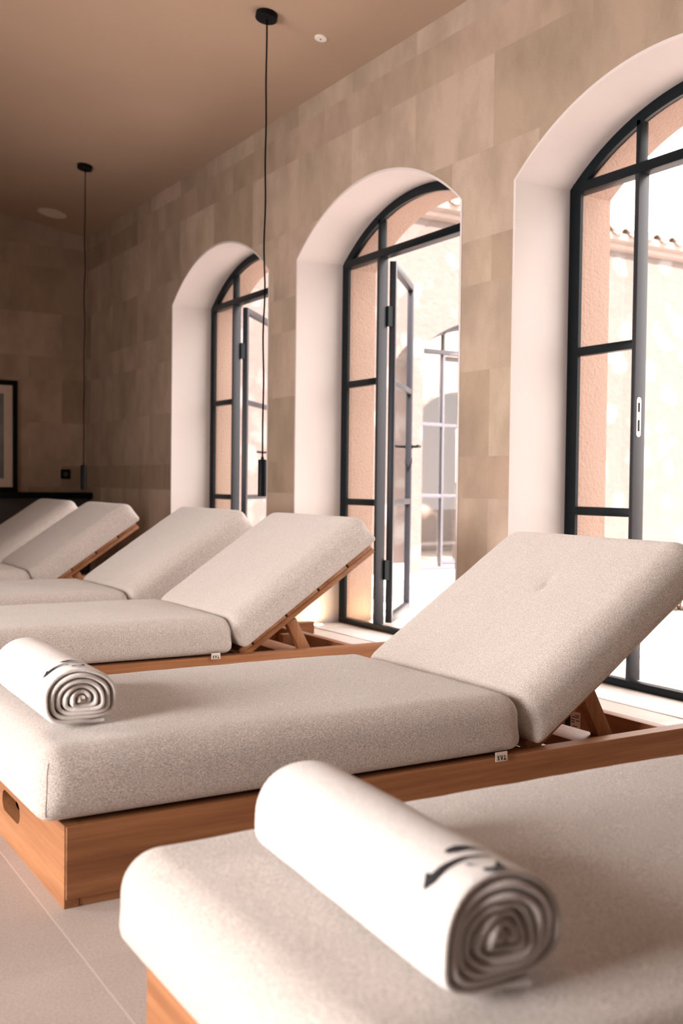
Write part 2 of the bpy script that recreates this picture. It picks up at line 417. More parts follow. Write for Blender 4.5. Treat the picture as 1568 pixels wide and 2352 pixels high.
mb = MB(); arch_wall(mb, YFRONT, YB+1.2, 3.25, ARCH_Y, HALF-0.028, ZS-0.02, RISE-0.02, XM, XO)
mb.build('exterior_render', M['render'], wr, smooth=0)

zl = ZC+SLOPE*(XW-LEFT_X+LEFT_T)
mb = MB()
mb.add([(LEFT_X-LEFT_T, YB, 0), (XW+0.02, YB, 0), (XW+0.02, YB, ZC+0.02), (LEFT_X-LEFT_T, YB, zl+0.1), (LEFT_X-LEFT_T, YB+0.2, 0), (XW+0.02, YB+0.2, 0), (XW+0.02, YB+0.2, ZC+0.02), (LEFT_X-LEFT_T, YB+0.2, zl+0.1)],
       [(0, 1, 2, 3), (4, 5, 6, 7), (0, 1, 5, 4), (1, 2, 6, 5), (2, 3, 7, 6), (3, 0, 4, 7)])
struct(mb.build('wall_back', M['stone_x'], smooth=0), 'shadowed limestone slab end wall behind the farthest loungers')
mb = MB()
mb.add([(LEFT_X-LEFT_T, YFRONT-0.2, 0), (XO, YFRONT-0.2, 0), (XO, YFRONT-0.2, ZC+0.02), (LEFT_X-LEFT_T, YFRONT-0.2, zl+0.1), (LEFT_X-LEFT_T, YFRONT, 0), (XO, YFRONT, 0), (XO, YFRONT, ZC+0.02), (LEFT_X-LEFT_T, YFRONT, zl+0.1)],
       [(0, 1, 2, 3), (4, 5, 6, 7), (0, 1, 5, 4), (1, 2, 6, 5), (2, 3, 7, 6), (3, 0, 4, 7)])
struct(mb.build('wall_front', M['darkpanel'], smooth=0), 'unseen end wall behind the camera, made dark to cut bounced light')  # dark finish added to keep bounced light off camera-facing sides
# left wall with four tall window openings
mb = MB(); zt = zl+0.1; cur = YFRONT
for yc in LEFT_WIN:
    mb.box(LEFT_X-LEFT_T, LEFT_X, cur, yc-0.75, 0, zt); mb.box(LEFT_X-LEFT_T, LEFT_X, yc-0.75, yc+0.75, 2.25, zt); cur = yc+0.75
mb.box(LEFT_X-LEFT_T, LEFT_X, cur, YB, 0, zt)
struct(mb.build('wall_left', M['stone_y'], smooth=0, weld=False), 'stone wall with tall windows on the left, outside the view, deepened to narrow their light')
mb = MB()
x0, x1 = LEFT_X-LEFT_T, XO+0.12
za, zb = ZC+SLOPE*(XW-x0), ZC+SLOPE*(XW-x1)
mb.add([(x0, YFRONT-0.2, za), (x1, YFRONT-0.2, zb), (x1, YB+0.2, zb), (x0, YB+0.2, za), (x0, YFRONT-0.2, za+0.25), (x1, YFRONT-0.2, zb+0.25), (x1, YB+0.2, zb+0.25), (x0, YB+0.2, za+0.25)],
       [(0, 1, 2, 3), (4, 5, 6, 7), (0, 1, 5, 4), (1, 2, 6, 5), (2, 3, 7, 6), (3, 0, 4, 7)])
struct(mb.build('ceiling', M['ceil'], smooth=0), 'smooth pinkish brown plaster ceiling sloping down to the arched wall')
mb = MB(); mb.box(LEFT_X-LEFT_T, XO, YFRONT-0.2, YB+0.2, -0.15, 0)
struct(mb.build('floor', M['floor'], smooth=0), 'grey beige stone tile floor under the loungers')

# ------------------------------------------------------------------ arched steel doors
def ring(mb, outer, inner, v0, v1):
    """arched bar between two (u,z) polylines, depth v0..v1"""
    n = len(outer)
    for k in range(n-1):
        o0, o1, i0, i1 = outer[k], outer[k+1], inner[k], inner[k+1]
        for v in (v0, v1): mb.add([(o0[0], v, o0[1]), (o1[0], v, o1[1]), (i1[0], v, i1[1]), (i0[0], v, i0[1])], [(0, 1, 2, 3)])
        for a, b in ((o0, o1), (i0, i1)): mb.add([(a[0], v0, a[1]), (b[0], v0, b[1]), (b[0], v1, b[1]), (a[0], v1, a[1])], [(0, 1, 2, 3)])
MU = 0.368          # half distance between the two mullions
BARS = (0.70, 1.368)
def lerp_arch(u, half, zs, rise):
    R = (half*half+rise*rise)/(2*rise); return zs+rise-R+math.sqrt(R*R-u*u)
def door_unit(name, origin, rz, leaf_angle, hinge, label, strike=False, handle=True, STEEL='metal'):
    """local: u along the opening (left to right from the viewer), v outward, z up"""
    root = empty(name, origin, rz); struct(root, label)
    W, d = 0.064, 0.016
    mb = MB()
    oa = [(-HALF-0.004, 0.0)]+arch_pts(HALF+0.004, ZS, RISE+0.004)+[(HALF+0.004, 0.0)]
    ia = [(-HALF+W, 0.0)]+arch_pts(HALF-W, ZS-0.004, RISE-W+0.02)+[(HALF-W, 0.0)]
    ring(mb, oa, ia, 0, d)
    mb.box(-HALF, HALF, -0.002, d+0.02, 0, 0.032, 0.002)
    f = mb.build('door_frame', M[STEEL], root)
    mb = MB(); mb.box(-HALF+0.02, HALF-0.02, -0.004, 0.058, ZS-0.022, ZS+0.02, 0.003)
    mb.build('transom', M[STEEL], root)
    for s in (-1, 1):
        mb = MB(); mb.box(s*MU-0.011, s*MU+0.011, -0.003, 0.056, 0.03, ZS-0.02, 0.002)
        mu = mb.build('mullion', M['metal_daylit' if STEEL == 'metal' else STEEL], root)
        if strike and s == strike:
            e = s*MU-s*0.0115
            sp = MB(); sp.prism([(0.019+0.011*math.cos(a), z0+0.011*math.sin(a)) for z0, a0 in ((1.146, 0), (1.012, PI)) for a in [a0+PI*k/10 for k in range(11)]], -0.0012, 0.0012)
            # plate lies against the inner flank of the mullion
            for v in sp.bm.verts: v.co = Vector((e-s*0.0006+v.co.y*1.0, v.co.x, v.co.z))
            po = sp.build('strike_plate', M['strike'], mu, smooth=0); po['label'] = 'brushed steel strike plate'
            sl = MB()
            for z0, z1 in ((1.098, 1.136), (1.022, 1.068)): sl.box(e-s*0.0019-0.0008, e-s*0.0019+0.0008, 0.013, 0.024, z0, z1)
            sl.build('latch_slot', M['black'], po, smooth=0)
        mb = MB(); mb.box(s*MU-0.011, s*MU+0.011, 0.0, 0.045, ZS+0.018, lerp_arch(MU, HALF-0.03, ZS, RISE-0.03), 0.002)
        mb.build('fanlight_bar', M[STEEL], root)
        a, b = sorted((s*MU+s*0.009, s*(HALF-W+0.004)))
        for zb in BARS:
            mb = MB(); mb.box(a, b, -0.001, 0.034, zb-0.018, zb+0.018, 0.003); mb.build('glazing_bar', M[STEEL], root)
        mb = MB(); zs_ = (0.03,)+BARS+(ZS-0.02,)
        for k in range(3):
            z0, z1 = zs_[k], zs_[k+1]
            mb.add([(a, 0.017, z0), (b, 0.017, z0), (b, 0.017, z1), (a, 0.017, z1)], [(0, 1, 2, 3)])
        mb.build('sidelight_pane', M['glass'], root, smooth=0)
    fan = arch_pts(HALF-W+0.004, ZS, RISE-W+0.02, 72); mb = MB()
    mb.add([(p, 0.017, z) for p, z in fan], [list(range(len(fan)))]); mb.build('fanlight_pane', M['glass'], root, smooth=0)
    # the hinged leaf, built closed then turned about its hinge
    if leaf_angle is not None:
        LW, zt_, zb_ = 2*MU-0.026, ZS-0.03, 0.036
        T = 0.036; sw = 0.042
        hx = hinge*(MU-0.013)
        M4 = Matrix.Translation((hx, 0.056+0.026, 0)) @ Matrix.Rotation(leaf_angle*hinge*-1.0 if hinge > 0 else leaf_angle, 4, 'Z')
        sg = -hinge                    # leaf extends away from the hinge side
        def bx(m_, u0, u1, v0, v1, z0, z1, bev=0.002):
            a_, b_ = sorted((sg*u0, sg*u1)); m_.box(a_, b_, v0, v1, z0, z1, bev, M4)
        mb = MB()
        bx(mb, 0.004, sw, -T+0.016, 0.016, zb_, zt_); bx(mb, LW-sw, LW, -T+0.016, 0.016, zb_, zt_)
        bx(mb, sw, LW-sw, -T+0.016, 0.016, zt_-sw, zt_); bx(mb, sw, LW-sw, -T+0.016, 0.016, zb_, zb_+sw)
        for zb in BARS: bx(mb, sw, LW-sw, -T+0.018, 0.014, zb-0.016, zb+0.016)
        leaf = mb.build('door_leaf', M['metal_daylit' if STEEL == 'metal' else STEEL], root, weld=False)
        mb = MB(); mb.add([(sg*sw, -0.002, zb_+sw), (sg*(LW-sw), -0.002, zb_+sw), (sg*(LW-sw), -0.002, zt_-sw), (sg*sw, -0.002, zt_-sw)], [(0, 1, 2, 3)], M4)
        mb.build('leaf_pane', M['glass'], leaf, smooth=0)
        for zh in (0.33, 1.72):
            mb = MB(); mb.lathe([(0.008, zh-0.055), (0.008, zh+0.055)], 12, Matrix.Translation((hx, 0.078, 0)))
            mb.box(hx-0.013, hx+0.013, 0.050, 0.078, zh-0.055, zh+0.055)
            mb.build('hinge', M[STEEL], leaf)
        if handle:
            for vs in (-1, 1):
                v0 = -0.002+vs*0.018
                mb = MB()
                mb.prism([(sg*(LW-0.021)+0.012*math.cos(2*PI*k/20), 1.035+0.012*math.sin(2*PI*k/20)) for k in range(20)], v0, v0+vs*0.006, M4)
                mb.tube([(sg*(LW-0.021), v0, 1.035), (sg*(LW-0.021), v0+vs*0.045, 1.035), (sg*(LW-0.03), v0+vs*0.052, 1.035), (sg*(LW-0.14), v0+vs*0.052, 1.035)], 0.008, 10, M4)
                mb.build('lever_handle', M['black'], leaf)
            mb = MB()
            for vs in (-1, 1): bx(mb, LW-0.032, LW-0.010, min(-0.002+vs*0.018, -0.002+vs*0.021), max(-0.002+vs*0.018, -0.002+vs*0.021), 0.93, 0.965)
            mb.build('lock_rose', M['black'], leaf)
    return root
RZ = -PI/2
OPEN = math.radians(137)
door_unit('door_1', (XF, ARCH_Y[2], 0), RZ, OPEN, -1, 'farthest arched steel framed glass door, its leaf open outward, beside the end wall')
door_unit('door_2', (XF, ARCH_Y[1], 0), RZ, OPEN, -1, 'middle arched steel framed glass door with its leaf swung open into the courtyard')
door_unit('door_3', (XF, ARCH_Y[0], 0), RZ, math.radians(115), 1, 'nearest arched steel framed glass door at the right edge with a strike plate on its mullion', strike=-1)

# ------------------------------------------------------------------ things set in the reveals
def grille(yc, label):
    root = empty('floor_grille', (2.966, yc, 0.0)); tag(root, label, 'grille', 'linear floor grilles in the doorways')
    mb = MB(); L = 0.60
    mb.box(-0.072, -0.066, -L, L, 0, 0.004); mb.box(0.066, 0.072, -L, L, 0, 0.004); mb.box(-0.066, 0.066, -L, -L+0.006, 0, 0.004); mb.box(-0.066, 0.066, L-0.006, L, 0, 0.004)
    mb.build('grille_frame', M['grille'], root, smooth=0, weld=False)
    mb = MB(); mb.box(-0.066, 0.066, -L+0.006, L-0.006, 0.0003, 0.0008); mb.build('grille_base', M['shadowgap'], root, smooth=0)
    for k in range(10):
        x = -0.066+0.132*(k+0.5)/10
        mb = MB(); mb.box(x-0.0045, x+0.0045, -L+0.006, L-0.006, 0.0008, 0.0036); mb.build('slat', M['grille'], root, smooth=0)
grille(ARCH_Y[0], 'white linear floor grille in the nearest arched doorway, behind the reclined backrest')
grille(ARCH_Y[1], 'white linear floor grille in the middle arched doorway by the open door')
grille(ARCH_Y[2], 'white linear floor grille in the farthest arched doorway')
def uplight(x, y, label, power, aim):
    root = empty('recessed_uplight', (x, y, 0)); tag(root, label, 'light', 'recessed floor uplights')
    MB().lathe([(0.040, 0.0), (0.040, 0.004), (0.031, 0.005), (0.031, 0.001)], 28).build('trim_ring', M['white'], root)
    MB().lathe([(0.0, 0.0035), (0.031, 0.0035)], 24).build('lens', M['lampglow'], root, recalc=False)
    d = bpy.data.lights.new('uplight_beam', 'SPOT'); d.energy = power; d.color = (1, 0.78, 0.52); d.spot_size = math.radians(70); d.spot_blend = 0.7; d.shadow_soft_size = 0.02
    o = bpy.data.objects.new('uplight_beam', d); COL.objects.link(o); o.parent = root; o.location = (0, 0, 0.02); o.rotation_euler = Vector(aim).to_track_quat('-Z', 'Y').to_euler()
uplight(2.955, 5.165, 'small glowing round floor uplight at the foot of the middle doorway reveal, inside', 0.6, (0, 0.25, 1))
uplight(3.262, 5.10, 'small glowing round floor uplight outside the sidelight of the middle doorway', 0.3, (0, 0.35, 1))

# ------------------------------------------------------------------ courtyard
YC = 7.86
mb = MB(); mb.box(XO, 24, -12, YC+0.3, -0.15, -0.004)
struct(mb.build('floor_courtyard', M['cobble'], smooth=0), 'sunlit pale cobbled courtyard ground with smooth slab strips')
DX = 6.325
mb = MB()
rot = Matrix(((0, 1, 0, 0), (1, 0, 0, 0), (0, 0, 1, 0), (0, 0, 0, 1)))
arch_wall(mb, XO, 24, 3.36, (DX,), HALF, ZS+0.01, RISE, YC, YC+0.40, rot)
cw = struct(mb.build('wall_courtyard', M['cwall'], smooth=0), 'sunlit rubble and pink render wall across the courtyard')
mb = MB()
prof = [(0.0, 3.21), (-0.03, 3.215), (-0.055, 3.235), (-0.06, 3.262), (-0.06, 3.272), (-0.085, 3.278), (-0.115, 3.30), (-0.125, 3.33), (-0.125, 3.362), (0.0, 3.362)]
vs = [(x, YC+p[0], p[1]) for x in (XO, 24) for p in prof]; n = len(prof)
mb.add(vs, [(k, (k+1) % n, n+(k+1) % n, n+k) for k in range(n)]+[list(range(n)), list(range(n, 2*n))])
mb.build('cornice', M['cornice'], cw, smooth=30)
mb = MB(); pitch, r = 0.225, 0.070      # roman clay tiles, covers over pans
def barrel(xc, z0, r, up, ya, yb, slope, th):
    vs = []; fs = []; n = 12
    for y, zo in ((ya, 0), (yb, slope*(yb-ya))):
        for rr in (r, r-th):
            for k in range(n+1):
                a = PI*k/n
                vs.append((xc+rr*math.cos(a), y, z0+zo+up*rr*math.sin(a)))
    m_ = n+1
    for k in range(n):
        fs += [(k, k+1, 2*m_+k+1, 2*m_+k), (m_+k, m_+k+1, 3*m_+k+1, 3*m_+k), (k, k+1, m_+k+1, m_+k)]
    mb.add(vs, fs)
x = XO+0.1
while x < 16:
    barrel(x, 3.352, r, 1, YC-0.15, YC+0.32, 0.28, 0.014); barrel(x+pitch/2, 3.402, r*0.9, -1, YC-0.15, YC+0.32, 0.28, 0.014); x += pitch
mb.build('roof_tiles', M['tile'], cw, smooth=40, weld=False)
door_unit('door_4', (DX, YC+0.20, 0), 0.0, 0.0, -1, 'closed arched steel framed glass door in the sunlit courtyard wall, seen through the open doorway', STEEL='metal_glare')
# the room behind that far door
mb = MB(); mb.box(DX-1.6, DX+2.6, YC+0.40, YC+3.4, -0.1, 0.0);
mb.box(DX-1.7, DX-1.6, YC+0.40, YC+3.4, 0, 2.9); mb.box(DX+2.6, DX+2.7, YC+0.40, YC+3.4, 0, 2.9)
struct(mb.build('trim_1', M['lime'], smooth=0, weld=False), 'limewashed walls and floor of the room beyond the far courtyard door')
mb = MB(); arch_wall(mb, DX-1.6, DX+2.6, 2.9, (7.25,), 0.55, 1.60, 0.25, YC+1.64, YC+1.90, rot)
mb.box(DX-1.6, DX+2.6, YC+2.6, YC+2.7, 0, 2.9); mb.box(DX-1.6, DX+2.6, YC+1.9, YC+2.6, 2.0, 2.05)
struct(mb.build('trim_2', M['render'], smooth=0, weld=False), 'arched niche at the back of the room beyond the far courtyard door')
mb = MB()
for k in range(24):
    x0_ = DX+0.06+k*0.016; mb.add([(x0_, YC+0.56+0.02*math.sin(k*1.3), 0.83), (x0_+0.016, YC+0.56+0.02*math.sin((k+1)*1.3), 0.83), (x0_+0.016, YC+0.56+0.015*math.sin((k+1)*1.3), 1.36-0.0*k), (x0_, YC+0.56+0.015*math.sin(k*1.3), 1.36)], [(0, 1, 2, 3)])
o = mb.build('hanging_towel', M['linen'], smooth=60)
sm = o.modifiers.new('thick', 'SOLIDIFY'); sm.thickness = 0.012
tag(o, 'white towel hanging behind the glass of the far courtyard door', 'towel')
root = empty('towel_stand', (DX+0.33, YC+0.62, 0)); tag(root, 'dark wooden stand behind the glass of the far courtyard door', 'stand')
mb = MB(); mb.box(-0.22, 0.22, -0.03, 0.03, 1.34, 1.37, 0.004); mb.build('top_rail', M['walnut'], root)
for s in (-1, 1):
    mb = MB(); mb.box(s*0.22-0.018, s*0.22+0.018, -0.02, 0.02, 0, 1.36, 0.003); mb.build('leg', M['walnut'], root)
mb = MB(); mb.box(-0.20, 0.20, -0.09, 0.09, 0.45, 0.80, 0.006); mb.build('box_shelf', M['walnut'], root)
# low shrub by the wall
def shrub(name, loc, size, nleaf, label):
    root = empty(name, loc); tag(root, label, 'shrub')
    rnd = random.Random(5); mb = MB()
    for k in range(nleaf):
        d = Vector((rnd.gauss(0, 1), rnd.gauss(0, 1), rnd.gauss(0, 1))).normalized()*size*rnd.uniform(0.55, 1.0)
        p = Vector((d.x, d.y, size*0.95+d.z*0.8))
        M4 = Matrix.Translation(p) @ Matrix.Rotation(rnd.uniform(0, 6.3), 4, 'Z') @ Matrix.Rotation(rnd.uniform(-1.2, 1.2), 4, 'X')
        s = size*rnd.uniform(0.10, 0.17)
        mb.add([(0, -s, 0), (s*0.5, -s*0.2, s*0.12), (s*0.35, s*0.5, s*0.1), (0, s, 0), (-s*0.35, s*0.5, s*0.1), (-s*0.5, -s*0.2, s*0.12), (0, 0, -s*0.05)],
               [(0, 1, 6), (1, 2, 6), (2, 3, 6), (3, 4, 6), (4, 5, 6), (5, 0, 6)], M4)
    mb.build('foliage', M['leaf'], root, smooth=0, weld=False, recalc=False)
    mb = MB()
    for k in range(7):
        a = 2*PI*k/7; mb.tube([(0.02*math.cos(a), 0.02*math.sin(a), -0.004), (size*0.3*math.cos(a), size*0.3*math.sin(a), size*0.7), (size*0.5*math.cos(a), size*0.5*math.sin(a), size*1.2)], 0.008, 6)
    mb.build('stems', M['bark'], root)
shrub('garden_shrub', (5.52, 4.80, 0), 0.20, 420, 'small dark green leafy shrub out in the courtyard at the right edge of the photo')

# ------------------------------------------------------------------ sun loungers
W = 0.75
def rounded(mb, lx, ly, lz, r, mat, crown=0.012, bulge=0.006, nx=26, ny=20, dent=None, sag=0.0, rb=None):
    """upholstered block, x 0..lx, y 0..ly, z 0..lz: rounded arrises, crowned top, softly bulging sides"""
    h = Vector((lx/2, ly/2, lz/2))
    def ticks(hh, n, rr):
        e = [hh-rr+rr*math.tan(PI/4*k/5) for k in range(6)]
        inner = [-(hh-rr)+2*(hh-rr)*k/n for k in range(n+1)]
        return [-x for x in e[::-1]]+inner[1:-1]+e
    tx, ty, tz = ticks(h.x, nx, r), ticks(h.y, ny, r), ticks(h.z, 3, min(r, h.z*0.98))
    def warp(p):
        p = Vector(p)
        re = r
        if p.z < 0 and rb:      # the underside keeps a tighter arris
            f = min(1, -p.z/h.z*1.15); re = r+(rb-r)*f*f*(3-2*f)
        i = Vector((max(-(h.x-re), min(h.x-re, p.x)), max(-(h.y-re), min(h.y-re, p.y)), max(-(h.z-re), min(h.z-re, p.z))))
        d = p-i
        if d.length > 1e-9: d = d.normalized()*re
        q = i+d
        fx = 1-(q.x/h.x)**4; fy = 1-(q.y/h.y)**4; fz = 1-(q.z/h.z)**2
        if q.z > 0: q.z += (crown*max(0, fx)*max(0, fy))*(q.z/h.z)
        q.y += math.copysign(bulge*max(0, fz)*max(0, 1-(q.x/h.x)**6), q.y)*min(1, abs(q.y)/(h.y-r))
        q.x += math.copysign(bulge*0.8*max(0, fz)*max(0, 1-(q.y/h.y)**6), q.x)*min(1, abs(q.x)/(h.x-r))
        if q.z > 0:
            q.z += 0.0022*noise.noise(Vector((q.x*5, q.y*7, 0.3)))+0.0012*noise.noise(Vector((q.x*14, q.y*18, 2.3)))
            if dent:
                for dx, dy, rx, ry, dp in dent:
                    q.z -= dp*math.exp(-((q.x+h.x-dx)/rx)**2-((q.y+h.y-dy)/ry)**2)
        return q+h
    def grid(ua, ub, f):
        vs = [warp(f(a, b)) for a in ua for b in ub]; nb = len(ub)
        mb.add(vs, [(i*nb+j, i*nb+j+1, (i+1)*nb+j+1, (i+1)*nb+j) for i in range(len(ua)-1) for j in range(nb-1)], mat)
    for s in (-1, 1):
        grid(tx, ty, lambda a, b: (a, b, s*h.z)); grid(tx, tz, lambda a, b: (a, s*h.y, b)); grid(ty, tz, lambda a, b: (s*h.x, a, b))
    return warp

ANG = math.radians(34.0)
HX, HZ = 1.185, 0.130               # hinge line of the backrest
MBK = Matrix.Translation((HX, 0, HZ)) @ Matrix.Rotation(-ANG, 4, 'Y')
def glyph(mb, polys, frame):
    for P_ in polys: mb.add([frame(*p) for p in P_], [list(range(len(P_)))])
def make_lounger(dent=True, sticker=True, detail=True):
    root = empty('sun_lounger')
    # side rails, notched at the head end
    prof = [(0.0025, 0.016), (1.48, 0.016), (1.54, 0.022), (1.60, 0.042), (1.66, 0.068), (1.72, 0.088), (1.79, 0.098), (1.86, 0.10), (1.86, 0.155), (0.0025, 0.155)]
    for y in (0.0, W-0.042):
        mb = MB(); mb.prism(prof, y, y+0.042, bev=0.0015); mb.build('side_rail', M['wood_x'], root)
    # foot panel with a pill shaped hand hole
    PY = 0.0022; mb = MB(); hw, hr, zc_ = 0.052, 0.023, 0.088; n = 12
    hole = [(W/2+0.02+hw*s+hr*math.cos(a), zc_+hr*math.sin(a)) for s, a0 in ((1, -PI/2), (-1, PI/2)) for a in [a0+PI*k/n for k in range(n+1)]]
    outer = []
    cy, cz = W/2+0.02, zc_
    for y, z in hole:      # match each hole point with one on the panel edge
        dy, dz = y-cy, z-cz; ts = []
        if dy > 1e-9: ts.append((W-PY-cy)/dy)
        if dy < -1e-9: ts.append((PY-cy)/dy)
        if dz > 1e-9: ts.append((0.1562-cz)/dz)
        if dz < -1e-9: ts.append(-cz/dz)
        t = min(ts); outer.append([cy+dy*t, cz+dz*t])
    for corner in ((PY, 0), (W-PY, 0), (W-PY, 0.1562), (PY, 0.1562)):
        k = min(range(len(outer)), key=lambda i: (outer[i][0]-corner[0])**2*0.2+(outer[i][1]-corner[1])**2); outer[k] = list(corner)
    nn = len(hole)
    for k in range(nn):
        k2 = (k+1) % nn
        for x in (0.0, 0.028): mb.add([(x, *hole[k]), (x, *hole[k2]), (x, *outer[k2]), (x, *outer[k])], [(0, 1, 2, 3)])
        mb.add([(0, *hole[k]), (0, *hole[k2]), (0.028, *hole[k2]), (0.028, *hole[k])], [(0, 1, 2, 3)])
        mb.add([(0, *outer[k]), (0, *outer[k2]), (0.028, *outer[k2]), (0.028, *outer[k])], [(0, 1, 2, 3)])
    mb.build('foot_panel', M['wood_y'], root, smooth=25)
    for x in (0.0295, 1.30):
        for y in (0.004, W-0.044):
            mb = MB(); mb.box(x, x+0.085, y, y+0.040, 0.0, 0.018, 0.001); mb.build('foot_block', M['wood_x'], root, smooth=0)
    mb = MB(); mb.box(0.028, 1.16, 0.042, W-0.042, 0.128, 0.152); mb.build('deck', M['wood_x'], root, smooth=0)
    mb = MB(); mb.box(1.627, 1.664, 0.042, W-0.042, 0.060, 0.155, 0.0015); cb_ = mb.build('head_crossbeam', M['wood_y'], root)
    if sticker:
        mb = MB(); ys = 0.365
        mb.box(1.6255, 1.6272, ys-0.034, ys+0.030, 0.088, 0.137); st = mb.build('care_sticker', M['sticker'], cb_, smooth=0)
        st['label'] = 'paper care sticker with small print'
        mb = MB()
        rr = random.Random(3)
        mb.box(1.6250, 1.6256, ys+0.006, ys+0.029, 0.089, 0.136)
        for z_, y0_, y1_ in ((0.127, -0.030, -0.012), (0.121, -0.028, 0.000), (0.112, -0.031, -0.018), (0.112, -0.012, 0.002), (0.105, -0.010, 0.002), (0.094, -0.022, -0.004)):
            mb.box(1.6250, 1.6256, ys+y0_, ys+y1_, z_-0.0012, z_+0.0012)
        mb.build('sticker_print', M['ink'], st, smooth=0, weld=False)
    for y in (0.42, W-0.12):
        mb = MB(); mb.box(1.545, 1.627, y, y+0.036, 0.085, 0.152, 0.0015); mb.build('support_rail', M['wood_x'], root)
    mb = MB(); mb.box(1.345, 1.452, 0.05, W-0.05, 0.112, 0.146, 0.0015); mb.build('prop_crossbar', M['wood_y'], root)
    for y in (0.065, W-0.10):
        mb = MB(); a = Vector((1.395, 0, 0.262)); b = Vector((1.482, 0, 0.105)); d = (b-a); L = d.length; d.normalize(); nrm = Vector((d.z, 0, -d.x))
        M4 = Matrix(((d.x, 0, nrm.x, a.x), (0, 1, 0, 0), (d.z, 0, nrm.z, a.z), (0, 0, 0, 1)))
        mb.box(0, L, y, y+0.032, -0.022, 0.022, 0.0015, M4); mb.build('prop', M['wood_z'], root)
    # backrest: two long rails under five broad slats
    bl = 0.705
    for y in (0.046, W-0.082):
        mb = MB(); mb.box(0.0, bl, y, y+0.036, 0.0, 0.0225, 0.005, MBK); mb.build('backrest_rail', M['wood_x'], root)
    edges = [0.0, 0.06, 0.235, 0.405, 0.565, bl]
    for k in range(5):
        mb = MB(); mb.box(edges[k]+(0.0045 if k else 0), edges[k+1]-0.0045, 0.046, W-0.046, 0.023, 0.044, 0.0015, MBK); mb.build('slat', M['wood_y'], root)
    # cushions
    SX0, SL, SH = -0.052, 1.176, 0.137
    mb = MB()
    wf = rounded(mb, SL, W+0.002, SH, 0.055, Matrix.Translation((SX0, -0.001, 0.161)), crown=0.008, rb=0.036, nx=40, ny=26, dent=[(0.42, 0.36, 0.05, 0.018, 0.004), (0.9, 0.45, 0.06, 0.02, 0.003)])
    seat = mb.build('seat_cushion', M['fabric'], root, smooth=60)
    h = Vector((SL/2, W/2+0.001, SH/2))
    path = []
    for k in range(21):
        z = -h.z+0.004+(2*h.z-0.012)*k/20
        q = wf((-h.x+0.012, -h.y, z)); path.append(q+Vector((SX0, -0.0016, 0.161)))
    MB().tube(path, 0.0007, 6).build('seam', M['seam'], seat)
    mb = MB(); tx = 1.025      # woven brand tag sewn in the lower edge, lettering upside down
    mb.add([(tx, -0.006, 0.170), (tx+0.036, -0.006, 0.170), (tx+0.036, -0.0075, 0.148), (tx, -0.0075, 0.148), (tx, -0.005, 0.170), (tx+0.036, -0.005, 0.170), (tx+0.036, -0.0065, 0.148), (tx, -0.0065, 0.148)],
           [(0, 1, 2, 3), (4, 5, 6, 7), (0, 1, 5, 4), (1, 2, 6, 5), (2, 3, 7, 6), (3, 0, 4, 7)])
    tg = mb.build('brand_tag', M['tag'], seat, smooth=0); tg['label'] = 'small cream woven tag with black letters'
    mb = MB()
    def fr(u, v): return (tx+0.004+u*0.028, -0.0082+0.0012*v, 0.1505+v*0.0115)
    G = [[(0, 1), (0.08, 1), (0.27, 0), (0.19, 0)], [(0, 0), (0.08, 0), (0.27, 1), (0.19, 1)],
         [(0.36, 1), (0.44, 1), (0.535, 0.0), (0.455, 0)], [(0.63, 1), (0.55, 1), (0.455, 0.0), (0.535, 0)],
         [(0.80, 1), (0.88, 1), (0.88, 0), (0.80, 0)], [(0.70, 0), (0.98, 0), (0.98, 0.24), (0.70, 0.24)]]
    glyph(mb, G, fr); mb.build('tag_lettering', M['ink'], tg, smooth=0, weld=False, recalc=False)
    mb = MB()
    rounded(mb, 0.715, W-0.004, 0.132, 0.052, MBK @ Matrix.Translation((0.013, 0.002, 0.047)), crown=0.012, rb=0.016, nx=90 if dent else 34, ny=96 if dent else 30,
            dent=[(0.440, 0.318, 0.030, 0.011, 0.010), (0.455, 0.33, 0.055, 0.022, 0.004)] if dent else None)
    mb.build('back_cushion', M['fabric'], root, smooth=60)
    return root
proto = make_lounger()
plainp = make_lounger(False, False)
GRP = 'sun loungers in a row facing away from the arched doors'
spots = [(proto, 0.568, 1.928, 0.4, 'sharply focused teak sun lounger with a hand hole and a smaller towel'),
         (plainp, 0.530, 0.650, 0.0, 'nearest sun lounger, blurred cushion filling the bottom right corner, large rolled towel on it'),
         (None, 0.565, 3.572, -0.3, 'teak sun lounger with reclined backrest in front of the middle arched doorway'),
         (None, 0.545, 4.640, 0.0, 'sun lounger whose backrest rises just below the farthest arched doorway'),
         (None, 0.440, 5.960, 0.0, 'second farthest sun lounger with teak backrest frame showing, in front of the stone wall corner'),
         (None, 0.430, 7.050, 0.0, 'farthest sun lounger, just its cushioned backrest showing before the black shelf')]
for src, x, y, rz, lab in spots:
    o = src if src else copy_tree(plainp)
    o.location = (x, y, 0); o.rotation_euler = (0, 0, math.radians(rz)); tag(o, lab, 'sun lounger', GRP)
    for ch in children(o):      # loose back cushions sit a touch askew
        if ch.name.startswith('back_cushion') and abs(y-1.928) < 0.01: ch.rotation_euler.z = math.radians(-1.2); ch.location = (0.008, 0.03, -0.014)
        if ch.name.startswith('back_cushion') and abs(y-3.572) < 0.01: ch.rotation_euler.z = math.radians(1.5); ch.location = (-0.004, -0.04, 0)

